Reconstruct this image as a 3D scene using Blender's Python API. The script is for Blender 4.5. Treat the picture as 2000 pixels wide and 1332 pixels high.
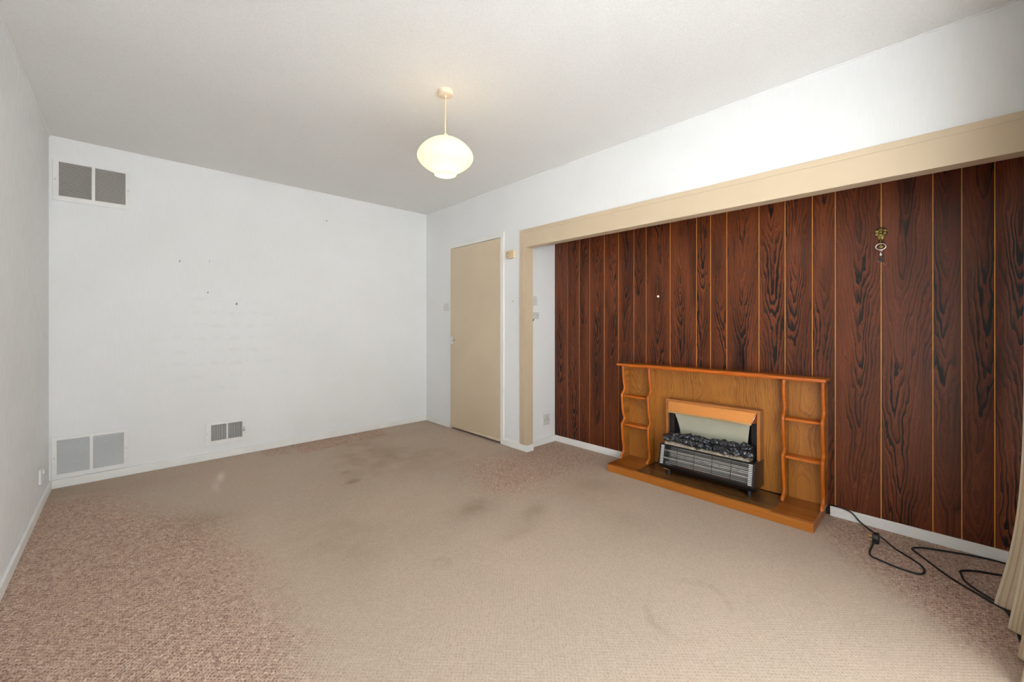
import bpy, bmesh, math, random
import numpy as np
from mathutils import Vector, Matrix

random.seed(7)
for o in list(bpy.data.objects):
    bpy.data.objects.remove(o, do_unlink=True)
S = bpy.context.scene
COL = S.collection

# ------------------------------------------------------------------ camera
cam_d = bpy.data.cameras.new('camera')
cam = bpy.data.objects.new('camera', cam_d)
COL.objects.link(cam)
cam.location = (0.38966, -4.23578, 1.13657)
cam.rotation_euler = (math.radians(90), 0, math.radians(-43.3484))
cam_d.sensor_width = 36
cam_d.lens = 797.44 / 2000 * 36
cam_d.shift_y = -(666 - 633.575) / 2000
cam_d.clip_start = 0.01
S.camera = cam

# ------------------------------------------------------------------ world (bright overcast sky)
W = bpy.data.worlds.new('sky')
S.world = W
W.use_nodes = True
bg = W.node_tree.nodes['Background']
bg.inputs['Color'].default_value = (0.955, 0.972, 1.0, 1)
bg.inputs['Strength'].default_value = 5.0
# sun from behind the house: the added storey shades the ground by the window, the added paving beyond is sunlit and throws light deep into the room
sun_d = bpy.data.lights.new('sun', 'SUN')
sun_d.energy = 92.0
sun_d.angle = math.radians(0.6)
sun_d.color = (1.0, 0.99, 0.985)
sun = bpy.data.objects.new('sun', sun_d)
COL.objects.link(sun)
sun.location = (-4, -6, 8)
sun.rotation_euler = Vector((0.35, -0.85, -1.0)).to_track_quat('-Z', 'Y').to_euler()

# window opening (behind the photographer)
WX0, WX1, WZ0, WZ1, WY = 0.10, 2.30, 0.06, 2.02, -4.62
pl = bpy.data.lights.new('window_portal', 'AREA')
pl.shape = 'RECTANGLE'
pl.size, pl.size_y = WX1 - WX0, WZ1 - WZ0
pl.cycles.is_portal = True
po = bpy.data.objects.new('window_portal', pl)
po.location = ((WX0 + WX1) / 2, WY - 0.06, (WZ0 + WZ1) / 2)
po.rotation_euler = (math.radians(90), 0, 0)
COL.objects.link(po)

S.view_settings.view_transform = 'Standard'
S.view_settings.look = 'None'
S.view_settings.gamma = 1.0
S.view_settings.use_curve_mapping = False
S.view_settings.exposure = 0.52

# ------------------------------------------------------------------ node helper
class NT:
    def __init__(s, name):
        s.m = bpy.data.materials.new(name)
        s.m.use_nodes = True
        s.t = s.m.node_tree
        s.b = s.t.nodes['Principled BSDF']
    def n(s, typ, ins=None, **kw):
        nd = s.t.nodes.new(typ)
        for k, v in kw.items():
            setattr(nd, k, v)
        for k, v in (ins or {}).items():
            s.set(nd.inputs[k], v)
        return nd
    def set(s, sock, v):
        if isinstance(v, bpy.types.NodeSocket):
            s.t.links.new(v, sock)
        else:
            if isinstance(v, (tuple, list)) and len(v) == 3 and sock.type == 'RGBA':
                v = (*v, 1)
            sock.default_value = v
    def math(s, op, a, b=0.0, c=0.0, clamp=False):
        nd = s.n('ShaderNodeMath', operation=op, use_clamp=clamp)
        s.set(nd.inputs[0], a); s.set(nd.inputs[1], b); s.set(nd.inputs[2], c)
        return nd.outputs[0]
    def xyz(s, x, y, z):
        nd = s.n('ShaderNodeCombineXYZ')
        s.set(nd.inputs[0], x); s.set(nd.inputs[1], y); s.set(nd.inputs[2], z)
        return nd.outputs[0]
    def noise(s, vec, scale=1.0, detail=2.0, rough=0.5, out='Fac'):
        return s.n('ShaderNodeTexNoise', {'Vector': vec, 'Scale': scale, 'Detail': detail, 'Roughness': rough}).outputs[out]
    def ramp(s, fac, stops, interp='LINEAR'):
        nd = s.n('ShaderNodeValToRGB')
        nd.color_ramp.interpolation = interp
        el = nd.color_ramp.elements
        while len(el) < len(stops):
            el.new(0.5)
        for e, (p, c) in zip(el, stops):
            e.position = p
            e.color = (*c, 1) if len(c) == 3 else c
        s.set(nd.inputs[0], fac)
        return nd.outputs[0]
    def mix(s, fac, a, b, blend='MIX'):
        nd = s.n('ShaderNodeMix', data_type='RGBA', blend_type=blend)
        s.set(nd.inputs[0], fac); s.set(nd.inputs[6], a); s.set(nd.inputs[7], b)
        return nd.outputs[2]
    def sstep(s, v, a, b):
        nd = s.n('ShaderNodeMapRange', {'From Min': a, 'From Max': b}, interpolation_type='SMOOTHSTEP')
        s.set(nd.inputs[0], v)
        return nd.outputs[0]
    def bump(s, h, strength=0.3, dist=0.002):
        nd = s.n('ShaderNodeBump', {'Strength': strength, 'Distance': dist, 'Height': h})
        s.set(s.b.inputs['Normal'], nd.outputs[0])
    def pos(s):
        return s.n('ShaderNodeSeparateXYZ', {0: s.n('ShaderNodeNewGeometry').outputs['Position']}).outputs
    def obj(s):
        return s.n('ShaderNodeSeparateXYZ', {0: s.n('ShaderNodeTexCoord').outputs['Object']}).outputs
    def p(s, **kw):
        for k, v in kw.items():
            s.set(s.b.inputs[{'color': 'Base Color', 'rough': 'Roughness', 'metal': 'Metallic', 'spec': 'Specular IOR Level',
                              'emit': 'Emission Color', 'estr': 'Emission Strength', 'sheen': 'Sheen Weight',
                              'coat': 'Coat Weight', 'coatr': 'Coat Roughness'}[k]], v)
        return s.m

def plain(name, color, rough=0.5, metal=0.0, spec=0.5, nscale=None, namp=0.06, bump=0.0):
    t = NT(name)
    if nscale:
        o = t.n('ShaderNodeTexCoord').outputs['Object']
        f = t.noise(o, nscale, 4, 0.6)
        lo = tuple(c * (1 - namp) for c in color)
        hi = tuple(min(1, c * (1 + namp)) for c in color)
        t.p(color=t.ramp(f, [(0.3, lo), (0.7, hi)]))
        if bump:
            t.bump(f, bump, 0.001)
    else:
        t.p(color=color)
    t.p(rough=rough, metal=metal, spec=spec)
    return t.m

# ------------------------------------------------------------------ materials
def wallpaper(name, ax, color, pattern=False, rough=0.75, bs=0.22, lo=0.975, freq=150):
    t = NT(name)
    P = t.pos()
    h = P[ax]; z = P[2]
    n1 = t.noise(t.xyz(t.math('MULTIPLY', h, freq), t.math('MULTIPLY', z, 9), 0), 1, 3, 0.6)
    n2 = t.noise(t.xyz(t.math('MULTIPLY', h, 1.3), t.math('MULTIPLY', z, 1.3), 3), 1, 3, 0.5)
    c = t.ramp(n1, [(0.30, tuple(k * lo for k in color)), (0.62, color)])
    c = t.mix(t.sstep(n2, 0.35, 0.7), c, t.mix(1, c, (0.965, 0.965, 0.955), 'MULTIPLY'))
    if pattern:
        # embossed vinyl paper: rows of caps in brick-like columns, worn smooth in the middle of the wall; their sheen painted in as a darker tint
        col = t.math('DIVIDE', h, 0.127)
        ci = t.math('FLOOR', col)
        cu = t.math('SUBTRACT', t.math('SUBTRACT', col, ci), 0.5)
        odd = t.math('MODULO', ci, 2.0)
        rv = t.math('ADD', t.math('DIVIDE', z, 0.215), t.math('MULTIPLY', odd, 0.5))
        cv = t.math('SUBTRACT', t.math('FRACT', rv), 0.5)
        av = t.math('SUBTRACT', t.math('ABSOLUTE', cv), 0.16)
        e = t.math('ADD', t.math('POWER', t.math('DIVIDE', cu, 0.43), 2.0), t.math('POWER', t.math('DIVIDE', av, 0.155), 2.0))
        cap = t.math('MULTIPLY', t.sstep(e, 1.02, 0.96), t.sstep(av, -0.005, 0.005))
        dx = t.math('DIVIDE', t.math('SUBTRACT', h, 1.02), 0.62)
        dz = t.math('DIVIDE', t.math('SUBTRACT', z, 0.98), 0.62)
        rr = t.math('SQRT', t.math('ADD', t.math('MULTIPLY', dx, dx), t.math('MULTIPLY', dz, dz)))
        rr = t.math('ADD', rr, t.math('MULTIPLY', t.math('SUBTRACT', t.noise(t.xyz(h, z, 0), 4, 3), 0.5), 0.8))
        msk = t.sstep(rr, 1.0, 0.25)
        f = t.math('MULTIPLY', t.math('MULTIPLY', cap, msk), t.sstep(t.noise(t.xyz(h, z, 5), 9, 2), 0.36, 0.6))
        c = t.mix(f, c, t.mix(1, c, (0.955, 0.96, 0.955), 'MULTIPLY'))
    t.p(color=c, rough=rough, spec=0.25)
    t.bump(n1, bs, 0.002)
    return t.m

M = {}
WHITE = (0.875, 0.875, 0.875)
M['paper_x'] = wallpaper('wallpaper_along_x', 0, WHITE, True)
M['paper_left'] = wallpaper('wallpaper_left', 1, WHITE, bs=1.0, lo=0.90, freq=85)
M['paper_y'] = wallpaper('wallpaper_along_y', 1, WHITE, bs=0.22)
M['paper_side'] = wallpaper('wallpaper_side', 0, WHITE)

t = NT('ceiling_stipple')
P = t.n('ShaderNodeNewGeometry').outputs['Position']
n = t.noise(P, 95, 4, 0.65)
n2 = t.noise(P, 0.9, 3)
c = t.mix(t.sstep(n, 0.35, 0.65), (0.83, 0.82, 0.81), (0.875, 0.865, 0.855))
c = t.mix(t.sstep(n2, 0.4, 0.7), c, t.mix(1, c, (0.97, 0.965, 0.96), 'MULTIPLY'))
M['ceiling'] = t.p(color=c, rough=0.85, spec=0.2)
t.bump(n, 0.35, 0.004)

M['gloss_white'] = plain('white_gloss_paint', (0.86, 0.85, 0.82), 0.38, nscale=6, namp=0.04)
M['door_white'] = plain('white_door_frame_paint', (0.86, 0.85, 0.82), 0.4, nscale=5, namp=0.03)
M['tan'] = plain('tan_gloss_paint', (0.575, 0.455, 0.315), 0.42, nscale=4, namp=0.025)
M['door_tan'] = plain('tan_door_paint', (0.62, 0.495, 0.35), 0.42, nscale=3, namp=0.03)
M['plate_grey'] = plain('aged_grey_plate', (0.68, 0.67, 0.64), 0.45, nscale=30, namp=0.06)
M['plate_dark'] = plain('dark_plate_marks', (0.10, 0.10, 0.095), 0.5)
M['cream_plastic'] = plain('cream_plastic', (0.72, 0.56, 0.36), 0.42, nscale=20, namp=0.04)
M['cream_dark'] = plain('thermostat_marks', (0.30, 0.20, 0.09), 0.5)
M['rose_plastic'] = plain('cream_rose_plastic', (0.74, 0.62, 0.47), 0.4)
M['flex_gold'] = plain('tan_lamp_flex', (0.62, 0.45, 0.24), 0.5)
M['chrome'] = plain('chrome', (0.78, 0.78, 0.76), 0.16, 1.0)
M['steel'] = plain('brushed_steel', (0.50, 0.50, 0.50), 0.35, 1.0)
M['brass'] = plain('aged_brass', (0.27, 0.20, 0.065), 0.48, 1.0, nscale=200, namp=0.5)
M['silver'] = plain('silvered_ring', (0.86, 0.80, 0.74), 0.25, 1.0)
M['black'] = plain('black_plastic', (0.012, 0.012, 0.013), 0.42)
M['black_metal'] = plain('black_enamel', (0.014, 0.012, 0.012), 0.33)
M['cable'] = plain('black_rubber_cable', (0.013, 0.013, 0.014), 0.5)
M['vent_white'] = plain('white_vent_enamel', (0.86, 0.85, 0.83), 0.42, nscale=14, namp=0.03)
M['slat_top'] = plain('dusty_vent_slat', (0.68, 0.63, 0.59), 0.6)
M['slat_low'] = plain('grey_vent_slat', (0.84, 0.84, 0.85), 0.55)
M['duct'] = plain('dark_duct', (0.15, 0.14, 0.13), 0.8)
M['nail'] = plain('nail_steel', (0.25, 0.24, 0.23), 0.5, 0.3)
M['bead'] = plain('white_bead', (0.90, 0.89, 0.88), 0.6)
M['gold'] = plain('gold_painted_groove', (0.80, 0.335, 0.045), 0.42, nscale=25, namp=0.12)
M['dark_board'] = plain('dark_hardboard', (0.02, 0.012, 0.009), 0.8)
M['patio'] = plain('concrete_patio', (0.566, 0.568, 0.582), 0.9, nscale=3, namp=0.1)
M['upvc'] = plain('white_window_frame', (0.80, 0.80, 0.79), 0.35)
M['plug_black'] = plain('plug_black', (0.016, 0.015, 0.015), 0.4)
M['coal'] = None

t = NT('window_glass')
tr = t.n('ShaderNodeBsdfTransparent', {0: (0.96, 0.98, 0.97)})
gl = t.n('ShaderNodeBsdfGlossy', {'Roughness': 0.02})
mx = t.n('ShaderNodeMixShader', {0: 0.06})
t.t.links.new(tr.outputs[0], mx.inputs[1]); t.t.links.new(gl.outputs[0], mx.inputs[2])
t.t.links.new(mx.outputs[0], t.t.nodes['Material Output'].inputs[0])
M['glass'] = t.m

def wood(name, across, along, light, mid, dark, ring=0.0095, dslope=0.30, contrast=1.0, rough=0.35, streak=0.5,
         wob=0.06, vscale=1.0, soft=0.25, coat=0.0, third=None, nz=1.4):
    """flat-sawn veneer: growth rings r = sqrt(u^2 + d(v)^2) cut at a wandering depth d(v)"""
    t = NT(name)
    o = t.obj()
    u, v = o[across], o[along]
    w = o[third] if third is not None else 0.0
    if third is not None:
        u = t.math('ADD', u, t.math('MULTIPLY', w, 0.6))
    sd = t.n('ShaderNodeAttribute', attribute_type='OBJECT', attribute_name='seed').outputs['Fac']
    vs = t.math('MULTIPLY', v, vscale)
    s10 = t.math('MULTIPLY', sd, 7.31)
    dn = t.noise(t.xyz(s10, t.math('MULTIPLY', vs, 1.25), 1.7), 1, 1.0, 0.4)
    d = t.math('MULTIPLY', t.math('SUBTRACT', dn, 0.5), dslope)
    wb = t.math('MULTIPLY', t.math('SUBTRACT', t.noise(t.xyz(s10, t.math('MULTIPLY', vs, 1.1), 8.3), 1, 1.0), 0.5), wob * 2)
    u0 = t.math('MULTIPLY', t.math('SUBTRACT', t.math('FRACT', t.math('MULTIPLY', sd, 3.77)), 0.5), 0.06)
    uu = t.math('SUBTRACT', t.math('SUBTRACT', u, wb), u0)
    r = t.math('SQRT', t.math('ADD', t.math('MULTIPLY', uu, uu), t.math('MULTIPLY', d, d)))
    n1 = t.noise(t.xyz(t.math('MULTIPLY', u, 17), t.math('MULTIPLY', vs, 3.0), s10), 1, 2.0, 0.55)
    n2 = t.noise(t.xyz(t.math('MULTIPLY', u, 75), t.math('MULTIPLY', vs, 11), s10), 1, 2.0, 0.6)
    ph = t.math('ADD', t.math('DIVIDE', r, ring), t.math('MULTIPLY', t.math('SUBTRACT', n1, 0.5), 2.4 * nz))
    ph = t.math('ADD', ph, t.math('MULTIPLY', t.math('SUBTRACT', n2, 0.5), 0.55 * nz))
    fr = t.math('FRACT', ph)
    ri = t.math('FLOOR', ph)
    # each ring its own strength
    rn = t.n('ShaderNodeTexWhiteNoise', {'Vector': t.xyz(ri, s10, 0)}, noise_dimensions='3D').outputs[0]
    band = t.math('MULTIPLY', t.sstep(fr, 0.0, 0.06), t.sstep(fr, 0.55 + soft, 0.1))
    band = t.math('MULTIPLY', band, t.math('ADD', 0.25, t.math('MULTIPLY', rn, 0.85)))
    m1 = t.noise(t.xyz(t.math('MULTIPLY', u, 9), t.math('MULTIPLY', vs, 1.6), t.math('ADD', s10, 20)), 1, 2.0)
    band = t.math('MULTIPLY', band, t.math('ADD', 0.25, t.math('MULTIPLY', t.sstep(m1, 0.32, 0.62), 0.9)))
    band = t.math('MULTIPLY', band, contrast, clamp=True)
    m2 = t.noise(t.xyz(t.math('MULTIPLY', u, 14), t.math('MULTIPLY', vs, 1.1), t.math('ADD', s10, 40)), 1, 3.0)
    base = t.mix(t.sstep(m2, 0.3, 0.7), mid, light)
    st = t.noise(t.xyz(t.math('MULTIPLY', u, 330), t.math('MULTIPLY', vs, 7), s10), 1, 3.0, 0.6)
    base = t.mix(t.math('MULTIPLY', t.sstep(st, 0.5, 0.72), streak), base, dark)
    c = t.mix(band, base, dark)
    t.p(color=c, rough=rough, spec=0.5)
    if coat:
        t.p(coat=coat, coatr=0.25)
    t.bump(st, 0.08, 0.0006)
    return t.m

def rosewood(name, light, mid, dark):
    """printed rosewood: steep U-shaped flames pointing down, straight figure beside them"""
    t = NT(name)
    o = t.obj()
    u, v = o[1], o[2]
    sd = t.n('ShaderNodeAttribute', attribute_type='OBJECT', attribute_name='seed').outputs['Fac']
    s10 = t.math('MULTIPLY', sd, 7.31)
    MUL = lambda a, b: t.math('MULTIPLY', a, b)
    SUB = lambda a, b: t.math('SUBTRACT', a, b)
    ADD = lambda a, b: t.math('ADD', a, b)
    N = lambda su, sv, off, det=2.0, ro=0.55: SUB(t.noise(t.xyz(MUL(u, su), MUL(v, sv), ADD(s10, off)), 1, det, ro), 0.5)
    wb = MUL(SUB(t.noise(t.xyz(s10, MUL(v, 1.2), 3.1), 1, 1.0), 0.5), 0.10)
    u0 = MUL(SUB(t.math('FRACT', MUL(sd, 3.77)), 0.5), 0.05)
    uu = SUB(SUB(u, wb), u0)
    arm = t.math('SQRT', ADD(MUL(uu, uu), 0.00012))
    # local steepness of the flame varies up the board
    ph = SUB(MUL(arm, 62.0), MUL(v, 5.6))
    ph = ADD(ph, MUL(N(6, 1.5, 0), 6.5))
    ph = ADD(ph, MUL(N(26, 4.5, 9), 2.6))
    ph = ADD(ph, MUL(N(95, 16, 17), 0.75))
    fr = t.math('FRACT', ph)
    ri = t.math('FLOOR', ph)
    rn = t.n('ShaderNodeTexWhiteNoise', {'Vector': t.xyz(ri, s10, 0)}, noise_dimensions='3D').outputs[0]
    band = MUL(t.sstep(fr, 1.0, 0.93), t.sstep(fr, 0.15, 0.92))
    core = t.sstep(arm, 0.075, 0.012)
    band = MUL(band, ADD(0.45, MUL(rn, 0.75)))
    band = MUL(band, ADD(0.45, MUL(t.sstep(N(6, 1.3, 31), -0.16, 0.14), 0.75)))
    band = MUL(band, ADD(0.62, MUL(core, 0.6)))
    # thin secondary lines following the figure
    f2 = t.math('FRACT', MUL(ph, 2.7))
    thin = MUL(MUL(t.sstep(f2, 0.55, 0.95), t.sstep(f2, 1.0, 0.95)), 0.50)
    cloud = MUL(t.sstep(N(9, 1.5, 55, 3.0), 0.04, 0.26), 0.62)
    st = t.noise(t.xyz(MUL(u, 420), MUL(v, 6), s10), 1, 3.0, 0.6)
    pore = MUL(t.sstep(st, 0.53, 0.70), 0.5)
    dk = t.math('MAXIMUM', t.math('MAXIMUM', band, thin), t.math('MAXIMUM', cloud, pore))
    dk = t.math('MINIMUM', ADD(dk, MUL(cloud, 0.25)), 1.0)
    base = t.mix(t.sstep(N(13, 1.0, 71, 3.0), -0.2, 0.2), mid, light)
    c = t.mix(dk, base, dark)
    t.p(color=c, rough=0.38, spec=0.25)
    t.bump(st, 0.06, 0.0006)
    return t.m

M['rosewood'] = rosewood('rosewood_laminate', (0.185, 0.045, 0.014), (0.100, 0.0235, 0.008), (0.008, 0.004, 0.0035))
TL, TM, TD = (0.42, 0.165, 0.026), (0.345, 0.125, 0.017), (0.165, 0.052, 0.007)
M['teak_panel'] = wood('teak_veneer_upright', 1, 2, TL, TM, TD, ring=0.013, dslope=0.5, contrast=0.65, rough=0.36, streak=0.45, vscale=1.6)
OL, OM, OD = (0.52, 0.128, 0.009), (0.44, 0.098, 0.006), (0.26, 0.05, 0.004)
M['teak_solid_z'] = wood('teak_solid_upright', 1, 2, OL, OM, OD, ring=0.008, contrast=0.35, rough=0.27, streak=0.3, third=0)
M['teak_solid_y'] = wood('teak_solid_long', 0, 1, OL, OM, OD, ring=0.008, contrast=0.4, rough=0.27, streak=0.35, third=2)
HL, HM, HD = (0.30, 0.088, 0.010), (0.25, 0.065, 0.007), (0.13, 0.03, 0.004)
M['hearth_wood'] = wood('hearth_plinth_wood', 2, 1, (0.46, 0.165, 0.020), (0.39, 0.125, 0.014), (0.22, 0.058, 0.006), ring=0.009, contrast=0.4, rough=0.32, streak=0.4, third=0)
M['hearth_top'] = wood('hearth_side_veneer', 0, 1, HL, HM, HD, ring=0.008, contrast=0.4, rough=0.26, streak=0.45, third=2)
M['hearth_inset'] = wood('hearth_dark_inset', 0, 1, (0.19, 0.085, 0.028), (0.12, 0.048, 0.015), (0.04, 0.016, 0.006), ring=0.012, contrast=1.0, rough=0.22, streak=0.7, third=2)
M['fire_frame'] = plain('bronze_wood_frame', (0.30, 0.115, 0.03), 0.34, nscale=25, namp=0.1)
M['frame_front'] = plain('copper_brown_edge', (0.42, 0.15, 0.035), 0.3, nscale=25, namp=0.1)

# hammered copper hood
t = NT('hammered_copper')
o = t.n('ShaderNodeTexCoord').outputs['Object']
vr = t.n('ShaderNodeTexVoronoi', {'Vector': o, 'Scale': 160.0}).outputs['Distance']
t.p(color=(0.85, 0.36, 0.11), rough=0.34, metal=1.0)
t.bump(vr, 0.25, 0.003)
M['copper'] = t.m
M['brass_trim'] = plain('bright_brass_strip', (0.95, 0.72, 0.38), 0.25, 1.0)
M['screen'] = plain('pale_flame_screen', (0.50, 0.48, 0.37), 0.45, nscale=8, namp=0.06)
M['reflector'] = plain('bright_reflector', (0.80, 0.81, 0.83), 0.17, 1.0)
M['tick_white'] = plain('white_grille_end', (0.72, 0.72, 0.70), 0.4)
M['element'] = plain('ceramic_element', (0.62, 0.58, 0.52), 0.5)
t = NT('fibreglass_coal')
o = t.n('ShaderNodeTexCoord').outputs['Object']
n = t.noise(o, 38, 4, 0.6)
z = t.obj()[2]
f = t.math('ADD', t.math('MULTIPLY_ADD', z, 14, 0.42), t.math('MULTIPLY', t.math('SUBTRACT', n, 0.5), 0.8))
c = t.ramp(f, [(0.0, (0.50, 0.43, 0.34)), (0.10, (0.26, 0.23, 0.20)), (0.24, (0.016, 0.018, 0.024)), (1.0, (0.010, 0.012, 0.017))])
t.p(color=c, rough=0.24, spec=0.7)
t.bump(n, 0.6, 0.006)
M['coal'] = t.m
M['ash'] = plain('mottled_ash_ledge', (0.30, 0.25, 0.19), 0.55, nscale=45, namp=0.6, bump=0.5)

# pendant glass: frosted opal, lit by the bulb inside
t = NT('opal_glass')
P = t.n('ShaderNodeTexCoord').outputs['Object']
n = t.n('ShaderNodeTexVoronoi', {'Vector': P, 'Scale': 90.0}).outputs['Distance']
di = t.n('ShaderNodeBsdfDiffuse', {0: (0.80, 0.73, 0.54)})
tl = t.n('ShaderNodeBsdfTranslucent', {0: (1.0, 0.92, 0.70)})
gs = t.n('ShaderNodeBsdfGlossy', {'Roughness': 0.18})
em = t.n('ShaderNodeEmission', {0: (1.0, 0.85, 0.56), 1: 0.24})
m1 = t.n('ShaderNodeMixShader', {0: 0.55}); m2 = t.n('ShaderNodeMixShader', {0: 0.05}); ad = t.n('ShaderNodeAddShader')
L = t.t.links.new
L(di.outputs[0], m1.inputs[1]); L(tl.outputs[0], m1.inputs[2]); L(m1.outputs[0], m2.inputs[1]); L(gs.outputs[0], m2.inputs[2])
L(m2.outputs[0], ad.inputs[0]); L(em.outputs[0], ad.inputs[1]); L(ad.outputs[0], t.t.nodes['Material Output'].inputs[0])
bp = t.n('ShaderNodeBump', {'Strength': 0.25, 'Distance': 0.003, 'Height': n})
L(bp.outputs[0], gs.inputs['Normal'])
M['opal'] = t.m
t = NT('lit_bulb')
M['bulb'] = t.p(color=(1, 0.95, 0.8), emit=(1, 0.9, 0.65), estr=4.0)

# carpet: chunky loop pile; attribute 'wear' R = unworn, G = dirt, B = bleached
t = NT('loop_pile_carpet')
P = t.n('ShaderNodeNewGeometry').outputs['Position']
at = t.n('ShaderNodeSeparateColor', {0: t.n('ShaderNodeAttribute', attribute_name='wear').outputs['Color']}).outputs
S3 = t.n('ShaderNodeSeparateXYZ', {0: P}).outputs
jit = t.n('ShaderNodeVectorMath', {0: t.n('ShaderNodeTexNoise', {'Vector': P, 'Scale': 38.0, 'Detail': 2.0}).outputs['Color'], 1: (0.008, 0.008, 0.0)}, operation='MULTIPLY').outputs[0]
PJ = t.n('ShaderNodeVectorMath', {0: P, 1: jit}, operation='ADD').outputs[0]
SJ = t.n('ShaderNodeSeparateXYZ', {0: PJ}).outputs
LP = 0.0175
sx = t.math('SINE', t.math('MULTIPLY', SJ[0], 2 * math.pi / LP))
sy = t.math('SINE', t.math('MULTIPLY', SJ[1], 2 * math.pi / LP))
lat = t.math('MULTIPLY', sx, sy)                       # checker of loops
vo = t.n('ShaderNodeTexVoronoi', {'Vector': t.n('ShaderNodeVectorMath', {0: PJ, 1: (150.0, 105.0, 0.0)}, operation='MULTIPLY').outputs[0], 'Scale': 1.0, 'Randomness': 1.0}, voronoi_dimensions='2D')
dist = vo.outputs['Distance']
yarn = t.noise(t.n('ShaderNodeVectorMath', {0: PJ, 1: (210.0, 120.0, 1.0)}, operation='MULTIPLY').outputs[0], 1.0, 3, 0.65)
rnd0 = t.n('ShaderNodeSeparateColor', {0: vo.outputs['Color']}).outputs
vb = t.n('ShaderNodeTexVoronoi', {'Vector': t.n('ShaderNodeVectorMath', {0: PJ, 1: (102.0, 102.0, 0.0)}, operation='MULTIPLY').outputs[0], 'Scale': 1.0, 'Randomness': 0.9}, voronoi_dimensions='2D')
rb = t.n('ShaderNodeSeparateColor', {0: vb.outputs['Color']}).outputs
toneb = t.math('ADD', t.math('MULTIPLY', rb[0], 0.5), t.math('MULTIPLY', t.sstep(yarn, 0.25, 0.75), 0.5))
tone = t.math('ADD', t.math('MULTIPLY', rnd0[0], 0.45), t.math('MULTIPLY', t.sstep(yarn, 0.25, 0.75), 0.55))
rnd = [tone]
nm = t.noise(P, 5.5, 4, 0.6)
nf = t.noise(P, 160, 2, 0.6)
un = t.sstep(t.math('ADD', at[0], t.math('MULTIPLY', t.math('SUBTRACT', nm, 0.5), 0.55)), 0.06, 0.95)
fresh = t.ramp(toneb, [(0.08, (0.20, 0.105, 0.075)), (0.3, (0.38, 0.235, 0.18)), (0.5, (0.51, 0.37, 0.305)), (0.66, (0.52, 0.345, 0.23)), (0.9, (0.76, 0.65, 0.58))])
worn = t.ramp(rnd[0], [(0.0, (0.412, 0.325, 0.248)), (0.5, (0.467, 0.375, 0.296)), (1.0, (0.517, 0.425, 0.348))])
nl = t.noise(P, 1.4, 3, 0.55)
worn = t.mix(t.sstep(nl, 0.35, 0.68), worn, t.mix(1, worn, (1.07, 1.03, 1.02), 'MULTIPLY'))
c = t.mix(un, worn, fresh)
gap = t.sstep(t.math('ADD', t.math('MULTIPLY', lat, -0.5), t.math('MULTIPLY', t.math('SUBTRACT', yarn, 0.5), -1.6)), 0.12, 0.62)
gapw = t.math('MULTIPLY', gap, t.math('ADD', 0.27, t.math('MULTIPLY', un, 0.58)))
c = t.mix(gapw, c, (0.13, 0.075, 0.05))
c = t.mix(t.math('MULTIPLY', t.sstep(nf, 0.42, 0.75), 0.16), c, (0.62, 0.52, 0.44))
dirt = t.math('MULTIPLY', at[1], t.math('ADD', 0.45, t.math('MULTIPLY', t.sstep(nm, 0.3, 0.65), 0.7)))
c = t.mix(t.math('MULTIPLY', dirt, 0.75, clamp=True), c, (0.22, 0.145, 0.085))
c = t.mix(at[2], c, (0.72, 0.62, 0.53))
t.p(color=c, rough=0.95, spec=0.1)
hgt = t.math('MULTIPLY', t.math('ADD', t.math('MULTIPLY', lat, 0.35), t.math('MULTIPLY', yarn, 0.9)), t.math('ADD', 0.38, t.math('MULTIPLY', un, 0.62)))
t.bump(hgt, 0.55, 0.005)
M['carpet'] = t.m

# curtain: woven stripes along the width (u in metres)
t = NT('woven_striped_curtain')
uv = t.n('ShaderNodeSeparateXYZ', {0: t.n('ShaderNodeUVMap', uv_map='weave').outputs[0]}).outputs
u = t.math('DIVIDE', uv[0], 0.105)
fr = t.math('FRACT', u)
st = t.ramp(fr, [(0.0, (0.76, 0.66, 0.52)), (0.22, (0.60, 0.46, 0.31)), (0.30, (0.70, 0.57, 0.42)), (0.40, (0.56, 0.40, 0.27)), (0.44, (0.70, 0.57, 0.42)),
                 (0.52, (0.58, 0.44, 0.30)), (0.60, (0.72, 0.60, 0.45)), (0.70, (0.80, 0.73, 0.63)), (1.0, (0.80, 0.73, 0.63))], 'CONSTANT')
thr = t.math('SINE', t.math('MULTIPLY', uv[1], 2 * math.pi / 0.0055))
thr2 = t.math('SINE', t.math('MULTIPLY', uv[0], 2 * math.pi / 0.0075))
wv = t.math('MULTIPLY', thr, thr2)
c = t.mix(t.sstep(wv, -0.9, 0.2), t.mix(1, st, (0.80, 0.77, 0.72), 'MULTIPLY'), st)
t.p(color=c, rough=0.9, spec=0.1)
t.bump(wv, 0.5, 0.002)
M['curtain'] = t.m

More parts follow.
